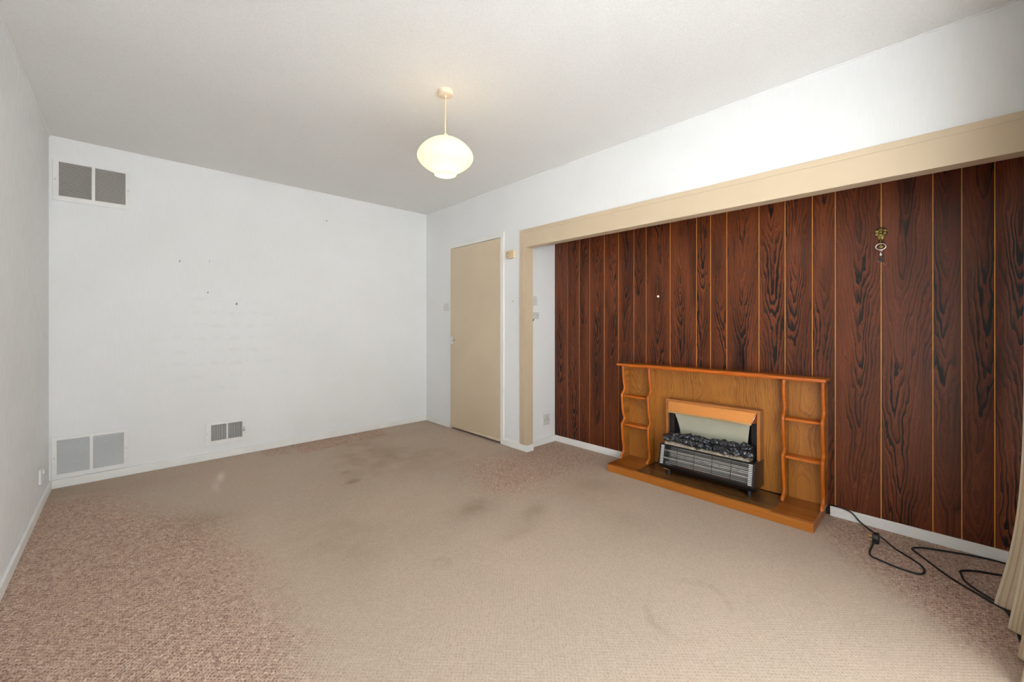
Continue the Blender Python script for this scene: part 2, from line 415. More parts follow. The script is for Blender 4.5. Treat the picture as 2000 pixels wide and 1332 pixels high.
# ------------------------------------------------------------------ mesh helpers
class MB:
    def __init__(s):
        s.bm = bmesh.new()
    def poly(s, verts, faces):
        vs = [s.bm.verts.new(v) for v in verts]
        for f in faces:
            try:
                s.bm.faces.new([vs[i] for i in f])
            except ValueError:
                pass
        return s
    def box(s, x0, x1, y0, y1, z0, z1, bevel=0.0, seg=2):
        x0, x1 = sorted((x0, x1)); y0, y1 = sorted((y0, y1)); z0, z1 = sorted((z0, z1))
        v = [(x, y, z) for x in (x0, x1) for y in (y0, y1) for z in (z0, z1)]
        n0 = len(s.bm.verts)
        f = [(0, 1, 3, 2), (4, 6, 7, 5), (0, 4, 5, 1), (2, 3, 7, 6), (0, 2, 6, 4), (1, 5, 7, 3)]
        vs = [s.bm.verts.new(p) for p in v]
        fs = [s.bm.faces.new([vs[i] for i in q]) for q in f]
        if bevel:
            es = {e for q in fs for e in q.edges}
            bmesh.ops.bevel(s.bm, geom=list(es), offset=bevel, segments=seg, affect='EDGES', profile=0.6)
        return s
    def prism(s, pts, axis, a, b, bevel=0.0):
        """pts: outline in the two other axes (in xyz order), extruded from a to b along axis"""
        def mk(p, h):
            q = list(p); q.insert(axis, h); return q
        n = len(pts)
        vs = [s.bm.verts.new(mk(p, a)) for p in pts] + [s.bm.verts.new(mk(p, b)) for p in pts]
        fs = [s.bm.faces.new(vs[:n]), s.bm.faces.new(vs[n:][::-1])]
        for i in range(n):
            j = (i + 1) % n
            fs.append(s.bm.faces.new([vs[i], vs[i + n], vs[j + n], vs[j]]))
        if bevel:
            es = {e for q in fs[:2] for e in q.edges}
            bmesh.ops.bevel(s.bm, geom=list(es), offset=bevel, segments=3, affect='EDGES', profile=0.5)
        return s
    def tube(s, path, r, n=10, closed=False, cap=True):
        path = [Vector(p) for p in path]
        m = len(path)
        rings = []
        prev = None
        for i, p in enumerate(path):
            if closed:
                tg = path[(i + 1) % m] - path[i - 1]
            else:
                tg = path[min(i + 1, m - 1)] - path[max(i - 1, 0)]
            tg.normalize()
            if prev is None:
                a = Vector((0, 0, 1)) if abs(tg.z) < 0.9 else Vector((1, 0, 0))
                u = tg.cross(a).normalized()
            else:
                u = (prev - tg * prev.dot(tg)).normalized()
            prev = u
            w = tg.cross(u)
            rr = r[i] if isinstance(r, (list, tuple)) else r
            rings.append([s.bm.verts.new(p + (u * math.cos(k * 2 * math.pi / n) + w * math.sin(k * 2 * math.pi / n)) * rr) for k in range(n)])
        for i in range(m if closed else m - 1):
            A, Bq = rings[i], rings[(i + 1) % m]
            for k in range(n):
                s.bm.faces.new([A[k], A[(k + 1) % n], Bq[(k + 1) % n], Bq[k]])
        if cap and not closed:
            s.bm.faces.new(rings[0][::-1]); s.bm.faces.new(rings[-1])
        return s
    def lathe(s, prof, c=(0, 0, 0), axis=2, n=40, close=False, sq=(1, 1)):
        """prof: (radius, height) pairs around axis through c"""
        rings = []
        for r, h in prof:
            if r < 1e-6:
                p = [0, 0]; p.insert(axis, h)
                rings.append([s.bm.verts.new([p[i] + c[i] for i in range(3)])])
            else:
                ring = []
                for k in range(n):
                    a = 2 * math.pi * k / n
                    p = [r * math.cos(a) * sq[0], r * math.sin(a) * sq[1]]; p.insert(axis, h)
                    ring.append(s.bm.verts.new([p[i] + c[i] for i in range(3)]))
                rings.append(ring)
        pr = list(zip(rings, rings[1:])) + ([(rings[-1], rings[0])] if close else [])
        for A, Bq in pr:
            for k in range(n):
                q = [A[k % len(A)], A[(k + 1) % len(A)], Bq[(k + 1) % len(Bq)], Bq[k % len(Bq)]]
                q = list(dict.fromkeys(q))
                if len(q) > 2:
                    try:
                        s.bm.faces.new(q)
                    except ValueError:
                        pass
        return s
    def ball(s, c, r, sub=2, sc=(1, 1, 1)):
        g = bmesh.ops.create_icosphere(s.bm, subdivisions=sub, radius=r)
        for v in g['verts']:
            v.co = Vector((v.co.x * sc[0] + c[0], v.co.y * sc[1] + c[1], v.co.z * sc[2] + c[2]))
        return s
    def build(s, name, mat, parent=None, smooth=False, origin='centre', seed=None, sharp=None):
        bmesh.ops.recalc_face_normals(s.bm, faces=s.bm.faces)
        me = bpy.data.meshes.new(name)
        s.bm.to_mesh(me); s.bm.free()
        co = np.empty(len(me.vertices) * 3); me.vertices.foreach_get('co', co); co = co.reshape(-1, 3)
        lo, hi = co.min(0), co.max(0)
        org = (lo + hi) / 2
        if origin == 'base':
            org[2] = lo[2]
        elif origin == 'zero':
            org[:] = 0
        me.transform(Matrix.Translation(-Vector(org)))
        if smooth:
            me.shade_smooth()
            if sharp:
                me.set_sharp_from_angle(angle=math.radians(sharp))
        me.materials.append(M[mat])
        ob = bpy.data.objects.new(name, me)
        COL.objects.link(ob)
        ob.location = org
        if parent is not None:
            ob.parent = parent
            ob.location = Vector(org) - wloc(parent)
        if seed is not None:
            ob['seed'] = float(seed)
        return ob

def wloc(o):
    v = Vector(o.location)
    while o.parent:
        o = o.parent; v += Vector(o.location)
    return v
def thing(name, label, cat, loc, group=None):
    e = bpy.data.objects.new(name, None); e.empty_display_size = 0.05
    COL.objects.link(e); e.location = loc
    return tag(e, label, cat, group)
def tag(o, label, cat, group=None):
    o['label'] = label; o['category'] = cat
    if group:
        o['group'] = group
    return o
def struct(o, label=None, cat=None):
    o['kind'] = 'structure'
    if label: o['label'] = label
    if cat: o['category'] = cat
    return o
def share(src, name, loc, parent):
    c = src.copy(); COL.objects.link(c); c.name = name
    c.parent = parent; c.location = Vector(loc) - wloc(parent)
    return c

def spline(pts, n=10):
    P_ = [Vector(p) for p in pts]
    out = []
    for i in range(len(P_) - 1):
        p0 = P_[max(i - 1, 0)]; p1 = P_[i]; p2 = P_[i + 1]; p3 = P_[min(i + 2, len(P_) - 1)]
        for k in range(n):
            t_ = k / n
            out.append(.5 * ((2 * p1) + (p2 - p0) * t_ + (2 * p0 - 5 * p1 + 4 * p2 - p3) * t_ ** 2 + (3 * p1 - p0 - 3 * p2 + p3) * t_ ** 3))
    out.append(P_[-1])
    return out

# ------------------------------------------------------------------ room shell
H = 2.44
XR, XP, YA, YW = 2.987, 3.45, -1.616, WY
XB = 3.05                      # back of the lintel / pier

# floor with wear map
nx, ny = 176, 236
fx = np.linspace(-0.0, 3.46, nx); fy = np.linspace(YW, 0.0, ny)
GX, GY = np.meshgrid(fx, fy)
def poly_mask(pts, soft):
    pts = np.array(pts, float)
    px, py = pts[:, 0], pts[:, 1]
    inside = np.zeros(GX.shape, bool); dmin = np.full(GX.shape, 1e9)
    for i in range(len(pts)):
        x1, y1 = pts[i]; x2, y2 = pts[(i + 1) % len(pts)]
        cond = ((y1 > GY) != (y2 > GY)) & (GX < (x2 - x1) * (GY - y1) / ((y2 - y1) + 1e-12) + x1)
        inside ^= cond
        L2 = (x2 - x1) ** 2 + (y2 - y1) ** 2
        tt = np.clip(((GX - x1) * (x2 - x1) + (GY - y1) * (y2 - y1)) / L2, 0, 1)
        dmin = np.minimum(dmin, np.hypot(GX - x1 - tt * (x2 - x1), GY - y1 - tt * (y2 - y1)))
    sdv = np.where(inside, dmin, -dmin)
    return np.clip(0.5 + sdv / (2 * soft), 0, 1)
def blob(x, y, rx, ry, ang=0, p=2):
    c, s = math.cos(ang), math.sin(ang)
    a = ((GX - x) * c + (GY - y) * s) / rx; b = (-(GX - x) * s + (GY - y) * c) / ry
    return np.exp(-(a * a + b * b) ** (p / 2))
unw = poly_mask([(-0.3, -0.25), (0.25, -0.35), (0.52, -0.95), (0.74, -1.30), (0.80, -1.75), (0.82, -2.15), (0.83, -2.45), (0.83, -2.75), (0.78, -3.2), (-0.3, -3.2)], 0.20)
unw = np.maximum(unw, 0.85 * poly_mask([(1.50, 0.05), (2.41, 0.05), (2.35, -0.29), (1.50, -0.37)], 0.02))
unw = np.maximum(unw, 0.65 * poly_mask([(1.26, 0.05), (1.47, 0.05), (1.47, -0.30), (1.26, -0.26)], 0.03))
unw = np.maximum(unw, 0.72 * poly_mask([(2.36, -1.50), (2.95, -1.55), (3.5, -1.5), (3.5, -2.28), (2.93, -2.36), (2.42, -2.36), (2.12, -2.2), (2.12, -1.9)], 0.2))
unw = np.maximum(unw, 0.95 * poly_mask([(3.12, -3.80), (2.95, -3.93), (2.74, -4.13), (2.58, -4.3), (2.5, -4.5), (3.6, -4.5), (3.6, -3.7)], 0.13))
dirt = 0.55 * blob(1.97, -2.23, 0.14, 0.10) + 0.5 * blob(1.95, -0.75, 0.28, 0.35) + 0.8 * blob(1.58, -1.30, 0.05, 0.035) + 0.6 * blob(1.62, -1.07, 0.03, 0.025)
dirt += 0.45 * blob(2.15, -2.55, 0.16, 0.07, 0.5) + 0.25 * blob(1.9, -2.63, 0.12, 0.05) + 0.32 * blob(2.3, -1.2, 0.35, 0.3) + 0.22 * blob(1.2, -1.95, 0.22, 0.4)
dirt += 0.28 * blob(1.75, -1.15, 0.35, 0.35) + 0.38 * blob(0.72, -1.3, 0.16, 0.14) + 0.30 * blob(2.75, -2.55, 0.22, 0.16) + 0.12 * blob(1.5, -2.1, 0.6, 0.6)
dirt += 0.20 * blob(2.5, -2.95, 0.18, 0.25) + 0.25 * blob(2.2, -0.35, 0.5, 0.15) + 0.2 * blob(0.35, -0.3, 0.4, 0.2)
ring = np.hypot((GX - 2.03) / 0.20, (GY + 3.53) / 0.145)
dirt += 0.30 * np.exp(-((ring - 1) / 0.09) ** 2) * (0.45 + 0.55 * np.sin(np.arctan2(GY + 3.53, GX - 2.03) * 2 + 2.2))
ring2 = np.hypot((GX - 1.48), (GY + 2.59)) / 0.035
dirt += 0.28 * np.exp(-((ring2 - 1) / 0.35) ** 2)
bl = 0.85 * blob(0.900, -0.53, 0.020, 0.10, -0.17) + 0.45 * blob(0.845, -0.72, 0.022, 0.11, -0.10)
me = bpy.data.meshes.new('floor')
vv = np.stack([GX.ravel(), GY.ravel(), np.zeros(GX.size)], 1)
ff = [(j * nx + i, j * nx + i + 1, (j + 1) * nx + i + 1, (j + 1) * nx + i) for j in range(ny - 1) for i in range(nx - 1)]
me.from_pydata(vv.tolist(), [], ff)
ca = me.color_attributes.new('wear', 'FLOAT_COLOR', 'POINT')
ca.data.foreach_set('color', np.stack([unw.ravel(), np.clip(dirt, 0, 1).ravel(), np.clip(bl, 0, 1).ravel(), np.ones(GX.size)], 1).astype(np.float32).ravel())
me.materials.append(M['carpet'])
floor = bpy.data.objects.new('floor', me); COL.objects.link(floor)
struct(floor, 'worn beige loop-pile carpet with reddish unworn patches and stains', 'carpet')

struct(MB().box(-0.1, 3.6, YW - 0.1, 0.1, -0.14, -0.004).build('floor_slab', 'patio'))
struct(MB().box(-0.1, 3.6, YW - 0.1, 0.1, H, H + 0.1).build('ceiling', 'ceiling'), 'off-white stippled ceiling', 'ceiling')
struct(MB().box(-0.1, 0, YW - 0.1, 0.1, -0.004, H).build('wall_left', 'paper_left'), 'white wall papered with vertical ribbed texture', 'wall')
struct(MB().box(0, 3.6, 0, 0.1, -0.004, H).build('wall_back', 'paper_x'), 'white papered wall with three air vents', 'wall')
DY0, DY1, DZ = -0.512, -1.338, 1.966          # door opening
b = MB()
b.box(XR, XB, 0, DY0, 0, H).box(XR, XB, DY0, DY1, DZ, H).box(XR, XB, DY1, -1.602, 0, H).box(XR, XB, -1.602, YW, 1.97, H)
struct(b.build('wall_right', 'paper_y'), 'white papered wall with tan door and wide framed opening', 'wall')
# hall behind the door is closed off
struct(MB().box(XB + 0.12, XB + 0.14, 0, -1.5, 0, H).build('wall_hall', 'paper_y'))
struct(MB().box(XB, XP + 0.1, YA, YA + 0.1, 0, H).build('wall_alcove_side', 'paper_side'), 'white side wall of the alcove with switch and socket', 'wall')
wall_p = struct(MB().box(XP, XP + 0.1, YA, YW - 0.1, 0, H).build('wall_alcove', 'dark_board'), 'rosewood-panelled alcove wall with gold grooves', 'wall')

# planks with gold grooves between them
gr = [-1.7757, -1.9146, -2.0302, -2.185, -2.3278, -2.4723, -2.5822, -2.7827, -2.9829, -3.0827, -3.1912, -3.3907, -3.5381, -3.6808, -3.7919, -3.9938, -4.1943, -4.2951, -4.4024, -4.60]
edges = [YA] + gr
PF = XP - 0.012                                 # face of the panelling
for i in range(len(edges) - 1):
    a, c_ = edges[i], edges[i + 1]
    g = 0.0019
    ya, yb = (a - (g if i else 0)), c_ + g
    MB().box(PF, XP - 0.001, ya, yb, 0.052, 2.43, 0.0012, 1).build('plank', 'rosewood', wall_p, seed=[0.13, 0.51, 0.27, 0.83, 0.39, 0.66, 0.05, 0.92][i % 8] + i * 0.371)
    MB().box(PF + 0.0035, XP - 0.0005, c_ - g, c_ + g, 0.052, 2.43).build('groove_strip', 'gold', wall_p)

# window wall behind the photographer
b = MB()
b.box(-0.1, WX0, YW - 0.1, YW, 0, H).box(WX1, 3.6, YW - 0.1, YW, 0, H).box(WX0, WX1, YW - 0.1, YW, 0, WZ0).box(WX0, WX1, YW - 0.1, YW, WZ1, H)
struct(b.build('wall_window', 'paper_x'), 'white wall around the wide garden window', 'wall')
win = bpy.data.objects.new('window_1', None); COL.objects.link(win); win.location = ((WX0 + WX1) / 2, YW - 0.05, WZ0)
struct(win, 'wide white-framed window facing the garden', 'window')
fb = MB()
for (x0, x1, z0, z1) in [(WX0, WX0 + .05, WZ0, WZ1), (WX1 - .05, WX1, WZ0, WZ1), (WX0 + .05, WX1 - .05, WZ0, WZ0 + .05), (WX0 + .05, WX1 - .05, WZ1 - .05, WZ1)]:
    fb.box(x0, x1, YW - .08, YW - .03, z0, z1, .004)
xm = (WX0 + WX1) / 2
fb.box(xm - .03, xm + .03, YW - .08, YW - .03, WZ0 + .05, WZ1 - .05, .004)
fb.build('window_frame', 'upvc', win)
for x0, x1 in [(WX0 + .05, xm - .03), (xm + .03, WX1 - .05)]:
    MB().box(x0, x1, YW - .058, YW - .052, WZ0 + .05, WZ1 - .05).build('pane', 'glass', win)
struct(MB().box(-20, 24, YW - 30, YW - 0.1, -0.2, -0.1).build('bounce_patio', 'patio'), 'pale concrete patio added outside to bounce sunlight into the room', 'patio')  # unseen paving, added so that sunlight bounces up to the ceiling

struct(MB().box(-0.1, 3.6, YW - 0.1, 0.1, H + 0.1, 4.9).build('shading_storey', 'patio'), 'unseen storey added above the room to shade the ground outside', 'shading storey')  # added box: its shadow keeps sun off the ground near the window
# baseboards
BH, BT = 0.058, 0.015
def bboard(name, boxes, label):
    b = MB()
    for q in boxes:
        b.box(*q, 0, BH, 0.004, 2)
    return struct(b.build(name, 'gloss_white'), label, 'baseboard')
bboard('baseboard_back', [(0, XR, -BT, 0)], 'white baseboard under the air vents')
bboard('baseboard_left', [(0, BT, -BT, YW)], 'white baseboard along the ribbed left wall')
bboard('baseboard_right', [(XR - BT, XR, -BT, DY0 + 0.008)], 'short white baseboard between the corner and the tan door')
bboard('baseboard_pier', [(XR - BT, XR, -1.380, -1.60), (XR - BT, XB + 0.012, -1.60, -1.692)], 'white baseboard wrapping the foot of the tan opening frame')
bboard('baseboard_alcove_side', [(XB + 0.012, XP, YA - BT, YA)], 'short white baseboard under the alcove socket')
bboard('baseboard_alcove_near', [(XP - .002, XP - BT - .006, YA - BT, -2.425)], 'white baseboard under the rosewood between alcove corner and fire surround')
bboard('baseboard_alcove_far', [(XP - .002, XP - BT - .006, -3.768, YW)], 'white baseboard under the rosewood behind the trailing cables')

# paper edge bead where walls meet the ceiling
b = MB()
b.box(0, .006, YW, 0, H - .008, H - .0005).box(.006, XR - .006, -.006, 0, H - .008, H - .0005).box(XR - .006, XR, YW, 0, H - .008, H - .0005)
struct(b.build('trim_2', 'bead'), 'thin white paper bead along the ceiling edge', 'trim')
# opening frame
tr = bpy.data.objects.new('trim_1', None); COL.objects.link(tr); tr.location = (XR, -1.64, 0)
struct(tr, 'tan painted frame around the wide alcove opening', 'trim')
FX = XR - 0.014
b = MB(); b.box(FX, XR, -1.602, -1.652, BH, 1.985, .003); b.box(FX - .004, XR + .003, -1.647, -1.657, BH, 1.952, .002)
b.build('side_casing', 'tan', tr)
MB().box(FX, XB + 0.008, -1.657, -1.684, BH, 1.8215, .0012).build('jamb', 'tan', tr)
MB().box(XR, XB + 0.006, -1.604, -1.657, BH, 1.965, 0).build('jamb_lining', 'tan', tr)
MB().box(FX, XR, -1.652, YW, 1.951, 1.985, .003).build('head_casing', 'tan', tr)
MB().box(FX - .006, XB + .004, -1.657, YW, 1.822, 1.950, .003).build('lintel_board', 'tan', tr)

# door
dr = bpy.data.objects.new('door_1', None); COL.objects.link(dr); dr.location = (XR, (DY0 + DY1) / 2, 0)
struct(dr, 'plain tan flush door in white frame', 'door')
b = MB()
b.box(XR - .012, XR + .05, DY1 - .041, DY1 + .002, 0, DZ + .05, .003).box(XR - .012, XR + .05, DY1 + .002, DY0 + .008, DZ - .001, DZ + .05, .003).box(XR - .004, XR + .05, DY0 - .001, DY0 + .008, 0, DZ, .002)
b.build('door_frame', 'door_white', dr)
leaf = MB().box(XR - .014, XR + .026, DY0 - .004, DY1 + .005, .022, DZ - .006, .003).build('leaf', 'door_tan', dr)
MB().box(XR - .024, XR - .0145, DY0 - .004, DY1 + .005, .024, .052, .003).build('draught_strip', 'door_tan', dr)
hd = MB().box(XR - .0205, XR - .0145, DY0 - .012, DY0 - .068, .925, 1.010, .002).build('handle_plate', 'chrome', dr)
MB().lathe([(0, -.052), (.012, -.050), (.017, -.042), (.014, -.034), (.007, -.028), (.007, -.0145), (0, -.0145)], (XR, DY0 - .078, .968), 0, 20).build('knob', 'chrome', hd, smooth=True)
for z in (0.19, 1.72):
    MB().lathe([(0, 0), (.006, 0), (.006, .09), (0, .09)], (XR - .0145, DY1 + .0035, z), 2, 12).build('hinge', 'door_tan', dr, smooth=True, sharp=40)

# ------------------------------------------------------------------ pendant lamp
lx, ly = 1.6853, -2.3214
lamp = thing('pendant_lamp', 'pale yellow glass pendant lamp hanging lit from the ceiling', 'lamp', (lx, ly, H))
MB().lathe([(0, H), (.043, H), (.043, H - .012), (.040, H - .024), (.030, H - .028), (.010, H - .029), (.007, H - .036), (0, H - .036)], (lx, ly, 0), 2, 40).build('ceiling_rose', 'rose_plastic', lamp, smooth=True, sharp=50)
MB().tube([(lx, ly, H - .030), (lx + .001, ly, 2.36), (lx - .001, ly, 2.28), (lx, ly, 2.19)], .0042, 10).build('flex', 'flex_gold', lamp, smooth=True, sharp=50)
MB().lathe([(0, 2.198), (.013, 2.198), (.015, 2.186), (.020, 2.180), (.020, 2.172), (0, 2.172)], (lx, ly, 0), 2, 28).build('shade_cap', 'rose_plastic', lamp, smooth=True, sharp=50)
pr = [(.020, 2.178), (.050, 2.171), (.085, 2.155), (.116, 2.133), (.138, 2.110), (.151, 2.088), (.1545, 2.072), (.151, 2.057), (.138, 2.038), (.116, 2.019), (.090, 2.002), (.066, 1.990),
      (.060, 1.986), (.060, 1.979), (.062, 1.972)]
pr = [(p_.x, p_.y) for p_ in spline([(r, z, 0) for r, z in pr[:12]], 5)] + pr[12:]
inn = [(max(.016, r - .003), z - (.003 if z > 2.07 else -.002)) for r, z in pr]
inn[-1] = (.059, 1.972)
sh = MB().lathe(pr + inn[::-1], (lx, ly, 0), 2, 64, close=True).build('lamp_shade', 'opal', lamp, smooth=True, sharp=60)
MB().ball((lx, ly, 2.072), .028, 3, (1, 1, 1.2)).build('bulb', 'bulb', lamp, smooth=True)
MB().lathe([(0, 2.172), (.014, 2.172), (.014, 2.110), (0, 2.106)], (lx, ly, 0), 2, 20).build('lamp_holder', 'rose_plastic', lamp, smooth=True, sharp=50)
ld = bpy.data.lights.new('bulb_light', 'POINT'); ld.energy = 1.1; ld.color = (1.0, .89, .68); ld.shadow_soft_size = .036
lo = bpy.data.objects.new('bulb_light', ld); COL.objects.link(lo); lo.parent = lamp; lo.location = (0, 0, 2.045 - H)

# ------------------------------------------------------------------ air vents
def vent(label, x0, x1, z0, z1, ops, slat_mat, vertical, pitch, lever=False, grp=None):
    xc = (x0 + x1) / 2
    v = thing('air_vent', label, 'vent', (xc, 0, z0), grp)
    oz0, oz1 = ops[0][2], ops[0][3]
    b = MB()
    F, K = -.009, -.001
    xs = [x0, ops[0][0], ops[0][1], ops[1][0], ops[1][1], x1]
    b.box(x0, x1, F, K, oz1, z1, .0025).box(x0, x1, F, K, z0, oz0, .0025)
    for i in (0, 2, 4):
        b.box(xs[i], xs[i + 1], F, K, oz0 - .001, oz1 + .001, .0015 if i == 2 else .0025)
    b.build('frame', 'vent_white', v)
    MB().box(ops[0][0] - .002, ops[1][1] + .002, -.0012, -.0004, oz0 - .002, oz1 + .002).build('backing', 'duct', v)
    for (a, c_, _, _) in ops:
        first = None
        if not vertical:
            k = int((oz1 - oz0) / pitch)
            for i in range(k):
                zc = oz0 + (i + .5) * (oz1 - oz0) / k
                if first is None:
                    first = MB().poly([(a, -.0085, zc - .0030), (c_, -.0085, zc - .0030), (c_, -.0030, zc + .0014), (a, -.0030, zc + .0014),
                                       (a, -.0078, zc - .0038), (c_, -.0078, zc - .0038), (c_, -.0014, zc + .0006), (a, -.0014, zc + .0006)],
                                      [(0, 1, 2, 3), (4, 7, 6, 5), (0, 4, 5, 1), (3, 2, 6, 7), (0, 3, 7, 4), (1, 5, 6, 2)]).build('slat', slat_mat, v)
                    fl = wloc(first)
                else:
                    share(first, 'slat', (fl.x, fl.y, fl.z + i * (oz1 - oz0) / k), v)
        else:
            k = int((c_ - a) / pitch)
            for i in range(k):
                xq = a + (i + .5) * (c_ - a) / k
                if first is None:
                    first = MB().box(xq - .0012, xq + .0012, -.0085, -.0016, oz0, oz1).build('slat', slat_mat, v)
                    fl = wloc(first)
                else:
                    share(first, 'slat', (xq, fl.y, fl.z), v)
    for sx in (x0 + .012, x1 - .012):
        MB().lathe([(0, F - .0015), (.0028, F - .001), (.0034, F)], (sx, 0, (z0 + z1) / 2), 1, 12).build('screw', 'steel', v, smooth=True)
    if lever:
        MB().tube([(x1 - .030, -.010, .205), (x1 - .026, -.018, .208), (x1 - .022, -.022, .228), (x1 - .022, -.022, .240)], .0028, 8).tube([(x1 - .030, -.012, .206), (x1 - .012, -.012, .203)], .0026, 8).build('lever', 'steel', v, smooth=True)
    return v
vent('dusty double louvred air vent high on the white wall under the ceiling', .018, .4105, 1.999, 2.288, [(.0466, .2058, 2.034, 2.2695), (.224, .3833, 2.034, 2.2695)], 'slat_top', False, .0078)
vent('large double louvred air vent just above the baseboard in the corner', .012, .4, BH + .003, .352, [(.037, .1955, .092, .3275), (.2136, .375, .092, .3275)], 'slat_low', False, .0078)
vent('small air vent with upright slats and a lever near the floor', .869, 1.160, .119, .310, [(.9056, 1.0126, .154, .287), (1.0236, 1.128, .154, .287)], 'slat_low', True, .0082, True)

# ------------------------------------------------------------------ electrical fittings
sw = thing('light_switch', 'small grey light switch plate beside the tan door', 'switch', (XR, -.417, 1.285))
MB().box(XR - .008, XR - .0005, -.377, -.457, 1.285, 1.370, .002).build('plate', 'plate_grey', sw)
MB().box(XR - .012, XR - .0085, -.411, -.423, 1.315, 1.338, .0015).build('rocker', 'plate_grey', sw)
for z in (1.3275,):
    for y in (-.389, -.445):
        MB().lathe([(0, -.0095), (.003, -.009), (.003, -.008)], (XR, y, z), 0, 10).build('screw', 'plate_dark', sw)

sw = thing('light_switch', 'pale grey switch plate behind the tan frame in the alcove', 'switch', (3.137, YA, 1.312))
MB().box(3.096, 3.178, YA - .008, YA - .0005, 1.312, 1.398, .002).build('plate', 'plate_grey', sw)
MB().box(3.142, 3.153, YA - .012, YA - .0085, 1.343, 1.366, .0015).build('rocker', 'plate_grey', sw)
MB().lathe([(0, -.0095), (.003, -.009), (.003, -.008)], (3.165, YA, 1.355), 1, 10).build('screw', 'plate_dark', sw)

jb = thing('junction_box', 'small pale box with cut cable below the alcove switch', 'junction box', (3.14, YA, 1.187))
MB().box(3.100, 3.185, YA - .028, YA - .0005, 1.187, 1.248, .004, 3).build('body', 'plate_grey', jb)
MB().lathe([(0, -.030), (.004, -.0295), (.004, -.028)], (3.158, YA, 1.218), 1, 10).build('screw', 'plate_dark', jb)
MB().tube([(3.122, YA - .014, 1.190), (3.118, YA - .018, 1.178), (3.106, YA - .022, 1.168), (3.096, YA - .026, 1.166)], .004, 8).build('cable_stub', 'cable', jb, smooth=True)

def socket(label, x0, x1, z0, z1):
    s = thing('wall_socket', label, 'socket', ((x0 + x1) / 2, YA, z0))
    MB().box(x0, x1, YA - .010, YA - .0005, z0, z1, .0025).build('plate', 'plate_grey', s)
    xc = (x0 + x1) / 2; zc = (z0 + z1) / 2
    for (dx, dz, w, h) in [(0, .026, .006, .012), (-.012, .004, .010, .006), (.012, .004, .010, .006)]:
        MB().box(xc + dx - w / 2, xc + dx + w / 2, YA - .0108, YA - .0101, zc + dz - h / 2, zc + dz + h / 2).build('pin_hole', 'plate_dark', s)
    MB().box(xc - .008, xc + .008, YA - .014, YA - .0101, zc - .034, zc - .018, .002).build('rocker', 'plate_grey', s)
    for dx in (-.031, .031):
        MB().lathe([(0, -.0115), (.003, -.011), (.003, -.010)], (xc + dx, YA, zc - .006), 1, 10).build('screw', 'plate_dark', s)
socket('square grey power socket low on the alcove side wall', 3.270, 3.352, .176, .275)

ls = thing('wall_socket', 'white socket plate low on the ribbed left wall', 'socket', (0, -.425, .16))
MB().box(.0005, .012, -.385, -.468, .162, .248, .003).build('plate', 'door_white', ls)
MB().box(.0122, .020, -.392, -.412, .215, .238, .002).build('rocker', 'door_white', ls)

th = thing('thermostat', 'cream room thermostat with dial between door and tan frame', 'thermostat', (XR, -1.487, 1.744))
MB().box(XR - .032, XR - .0005, -1.432, -1.537, 1.748, 1.818, .004, 3).build('body', 'cream_plastic', th)
MB().lathe([(0, -.0365), (.019, -.0365), (.021, -.034), (.021, -.0322)], (XR, -1.459, 1.779), 0, 28).build('dial', 'cream_plastic', th, smooth=True, sharp=40)
MB().lathe([(.0215, -.033), (.0255, -.033), (.0255, -.0322), (.0215, -.0322)], (XR, -1.459, 1.779), 0, 28, close=True).build('dial_scale', 'cream_dark', th)
MB().box(XR - .0378, XR - .0366, -1.457, -1.461, 1.779, 1.795).build('pointer', 'cream_dark', th)

# nails and marks left in the wall
for (x, z, lab) in [(1.8426, 2.1724, 'bare nail high on the white wall, nearest the ceiling'), (.7013, 1.6471, 'bare nail in the white wall, farthest from the right-hand corner'),
                    (.8847, 1.4049, 'bare nail in the middle of the white wall, above the small vent'), (1.0865, 1.3176, 'largest bent nail in the white wall, lowest of the nails'),
                    (.8952, 1.6677, 'tiny nail head in the white wall level with another nail')]:
    big = .95 if x > 1.05 and x < 1.2 else (.4 if 'tiny' in lab else .62)
    tag(MB().tube([(x, -.0005, z), (x, -.012 * big, z + .004), (x + .002, -.016 * big, z + .009)], .0026 * big, 8).lathe([(0, -.0018), (.007 * big, -.0012), (.007 * big, -.0004)], (x, 0, z - .004), 1, 10).build('nail', 'nail', smooth=True), lab, 'nail')
tag(MB().tube([(XR - .0005, -1.4977, 1.352), (XR - .007, -1.4977, 1.354)], .002, 8).lathe([(0, -.0020), (.005, -.0014), (.005, -.0004)], (XR, -1.4977, 1.352), 0, 10).build('nail', 'nail', smooth=True), 'nail in the white strip below the cream thermostat', 'nail')

# ------------------------------------------------------------------ fire surround
HY0, HY1, HZ = -2.440, -3.748, .055
HX = 3.100
PX = PF - .001
fs = thing('fire_surround', 'orange teak fire surround with open side shelves against the panelling', 'fire surround', (3.28, -3.094, 0))
hb = MB()
hb.box(HX, HX + .022, HY0, HY1, .001, HZ - .005, .003).box(HX + .022, PX, HY0, HY0 - .02, .001, HZ - .005, .002).box(HX + .022, PX, HY1 + .02, HY1, .001, HZ - .005, .002)
hb.build('plinth', 'hearth_wood', fs, seed=.3)
TY0, TY1 = -2.672, -3.548
MB().box(HX + .004, PX, HY0 - .001, TY0 + .002, HZ - .0045, HZ + .004, .002).build('hearth_side_board', 'hearth_top', fs, seed=.2)
MB().box(HX + .004, PX, TY1 - .002, HY1 + .001, HZ - .0045, HZ + .004, .002).build('hearth_side_board', 'hearth_top', fs, seed=.7)
MB().box(HX + .022, PX, TY0, TY1, HZ - .010, HZ - .001, .001).build('hearth_inset', 'hearth_inset', fs, seed=.5)
MB().box(HX + .002, HX + .022, TY0, TY1, HZ - .0045, HZ + .001, .001).build('hearth_edge', 'hearth_wood', fs, seed=.9)
BX = 3.412
Z0 = HZ + .0045
